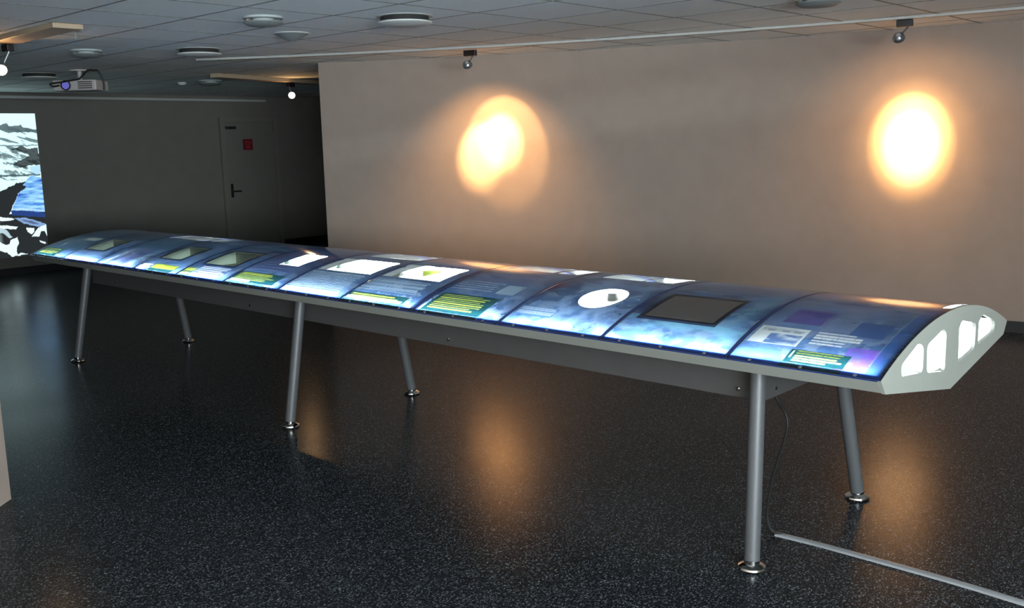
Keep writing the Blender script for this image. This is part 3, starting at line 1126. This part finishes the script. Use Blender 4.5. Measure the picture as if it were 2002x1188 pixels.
for path in ([(204, 176), (203, 162), (199, 150), (191, 137), (184, 131)],
             [(184, 131), (172, 136), (162, 147), (155, 154), (140, 157), (118, 161), (98, 164), (104, 169), (116, 167)]):
    P = [pc_(*q_) for q_ in path]
    P = [Vector((v.x, v.y, min(v.z, CZ - .012))) for v in P]
    MB().tube(smooth_path(P, 5), .008, 6).build('cable', MT['cable'], pj, smooth=True)

# ------------------------------------------------------------------ projected picture: glowing sheet before the far wall in place of projector light
PX0, PX1, PZ0, PZ1 = 2.85, 5.045, .215, 1.985


def in_poly(x, y, poly):
    c_ = np.zeros(x.shape, bool)
    n = len(poly)
    for i in range(n):
        x0, y0 = poly[i]
        x1, y1 = poly[(i + 1) % n]
        cond = ((y0 > y) != (y1 > y)) & (x < (x1 - x0) * (y - y0) / (y1 - y0 + 1e-9) + x0)
        c_ ^= cond
    return c_


def picture():
    us = np.concatenate([np.linspace(PX0, 4.30, 60)[:-1], np.linspace(4.30, PX1, 150)])
    vs2 = np.linspace(PZ0, PZ1, 330)
    gx, gz = np.meshgrid(us, vs2, indexing='ij')
    # picture coordinates: u to the left from the right edge, v down from the top (as fractions of the height)
    H = PZ1 - PZ0
    u, v = (PX1 - gx) / H, (PZ1 - gz) / H
    C = np.zeros(gx.shape + (3,))
    base = np.array((.66, .93, .97))
    wx, wy = (fbm(u * 26, v * 26, 71) - .5) * .016, (fbm(u * 26 + 9, v * 26, 73) - .5) * .016
    K = 1 / 1022.0

    def conv(p_):
        return ((250 + .118 * (p_[1] - 80) - p_[0]) / 1085.0, (p_[1] - 80) * K)

    def shape(pts_, c_, a_=1.0, rough=1.0):
        mix(C, in_poly(u + wx * rough, v + wy * rough, [conv(q_) for q_ in pts_]).astype(float), np.array(c_), a_)

    C[:] = base
    left = np.clip((u - .30) * 8, 0, 1)
    st_ = fbm(u * 10 + v * 5, v * 46 + u * 12, 3, 4)
    st2 = fbm(u * 30 + 5, v * 70 + u * 30, 8, 3)
    band = np.clip((v - .07) * 16, 0, 1) * (v < .46)
    mix(C, np.clip((st_ - .55) * 11, 0, 1) * band, np.array((.05, .09, .10)), .85)
    mix(C, np.clip((st2 - .55) * 10, 0, 1) * band * (v > .26), np.array((.05, .08, .09)), .8)
    D = (.020, .024, .026)
    shape([(-20, 165), (40, 150), (60, 170), (150, 155), (160, 178), (268, 195), (272, 215), (150, 212), (60, 222), (-20, 190)], (.05, .08, .09), .9, 1.6)
    shape([(-20, 298), (140, 304), (276, 300), (276, 309), (120, 314), (-20, 306)], (.06, .10, .12), .8, .8)
    shape([(80, 330), (150, 314), (210, 330), (280, 322), (288, 400), (288, 448), (150, 462), (100, 440), (160, 402), (215, 382), (130, 346)], D, .93, 1.8)
    shape([(215, 462), (296, 452), (300, 522), (225, 500)], (.38, .62, .78), .9)
    shape([(-20, 508), (300, 516), (302, 526), (-20, 524)], (.05, .09, .10), .9, .8)
    shape([(-400, 640), (-20, 640), (60, 602), (120, 570), (220, 566), (186, 616), (132, 642), (110, 692), (85, 752), (60, 800), (-400, 800)], D, 1, 1.0)
    cb = np.array((.13, .33, .70)) + (fbm(u * 12, v * 55, 27) - .42)[..., None] * np.array((.7, 1.1, .9))
    blue = in_poly(u + wx, v + wy, [conv(q_) for q_ in [(230, 520), (310, 545), (345, 800), (345, 826), (88, 762), (112, 690), (134, 642), (192, 604), (166, 592)]])
    C[:] = np.where(blue[..., None], np.clip(cb, .05, .92), C)
    shape([(90, 750), (200, 757), (338, 780), (338, 792), (200, 772), (88, 762)], (.45, .68, .88), .8, .6)
    mix(C, (v > .695).astype(float), np.array(D))
    shape([(78, 762), (200, 774), (345, 804), (345, 832), (90, 800)], (.02, .05, .20), 1, .6)
    Wt, Bl = (.74, .94, .97), (.22, .36, .62)
    shape([(-60, 800), (0, 806), (112, 826), (102, 838), (-60, 832)], Wt)
    shape([(108, 820), (200, 826), (290, 858), (372, 894), (365, 915), (270, 892), (180, 862)], Bl, .9)
    shape([(150, 836), (230, 845), (300, 880), (250, 872)], (.05, .07, .14), .8)
    shape([(-40, 862), (50, 868), (128, 884), (116, 899), (40, 894), (-40, 880)], Wt)
    shape([(-30, 875), (12, 880), (44, 902), (94, 955), (76, 964), (20, 920), (-30, 915)], (.45, .60, .66), .9)
    shape([(192, 894), (252, 898), (254, 930), (236, 942), (206, 926)], Wt)
    shape([(236, 962), (280, 905), (342, 884), (352, 966), (332, 930), (302, 930), (292, 968)], Wt, .95, .6)
    shape([(294, 994), (342, 1010), (347, 1022), (300, 1006)], Wt)
    shape([(84, 972), (130, 958), (142, 1000), (124, 1050), (132, 1080), (216, 1084), (100, 1102), (60, 1062), (-60, 1020), (-60, 975), (0, 984), (50, 1010), (76, 1008)], Wt, .97, 1.6)
    bb = fbm(u * 13 + 2, v * 15, 51, 4)
    mix(C, np.clip((bb - .56) * 14, 0, 1) * (v > .72) * left, np.array(Wt), .95)
    ns, nv = len(us), len(vs2)
    org = np.array([(PX0 + PX1) / 2, YF - .004, PZ0])
    V = np.stack([gx, np.full(gx.shape, YF - .004), gz], -1).reshape(-1, 3) - org
    ii, jj = np.meshgrid(np.arange(ns - 1), np.arange(nv - 1), indexing='ij')
    ii, jj = ii.ravel(), jj.ravel()
    fs_ = np.stack([ii * nv + jj, (ii + 1) * nv + jj, (ii + 1) * nv + jj + 1, ii * nv + jj + 1], 1)
    me = bpy.data.meshes.new('projected_picture')
    me.from_pydata((V * S).tolist(), [], fs_.tolist())
    me.materials.append(MT['picture'])
    ca = me.color_attributes.new('picture', 'FLOAT_COLOR', 'POINT')
    full = np.ones((ns * nv, 4), np.float32)
    full[:, :3] = np.clip(C, 0, 1).reshape(-1, 3)
    ca.data.foreach_set('color', full.ravel())
    me.update()
    tag(place('projected_picture', me, org), 'bright bluish picture projected on the dark far wall', 'projection')


picture()
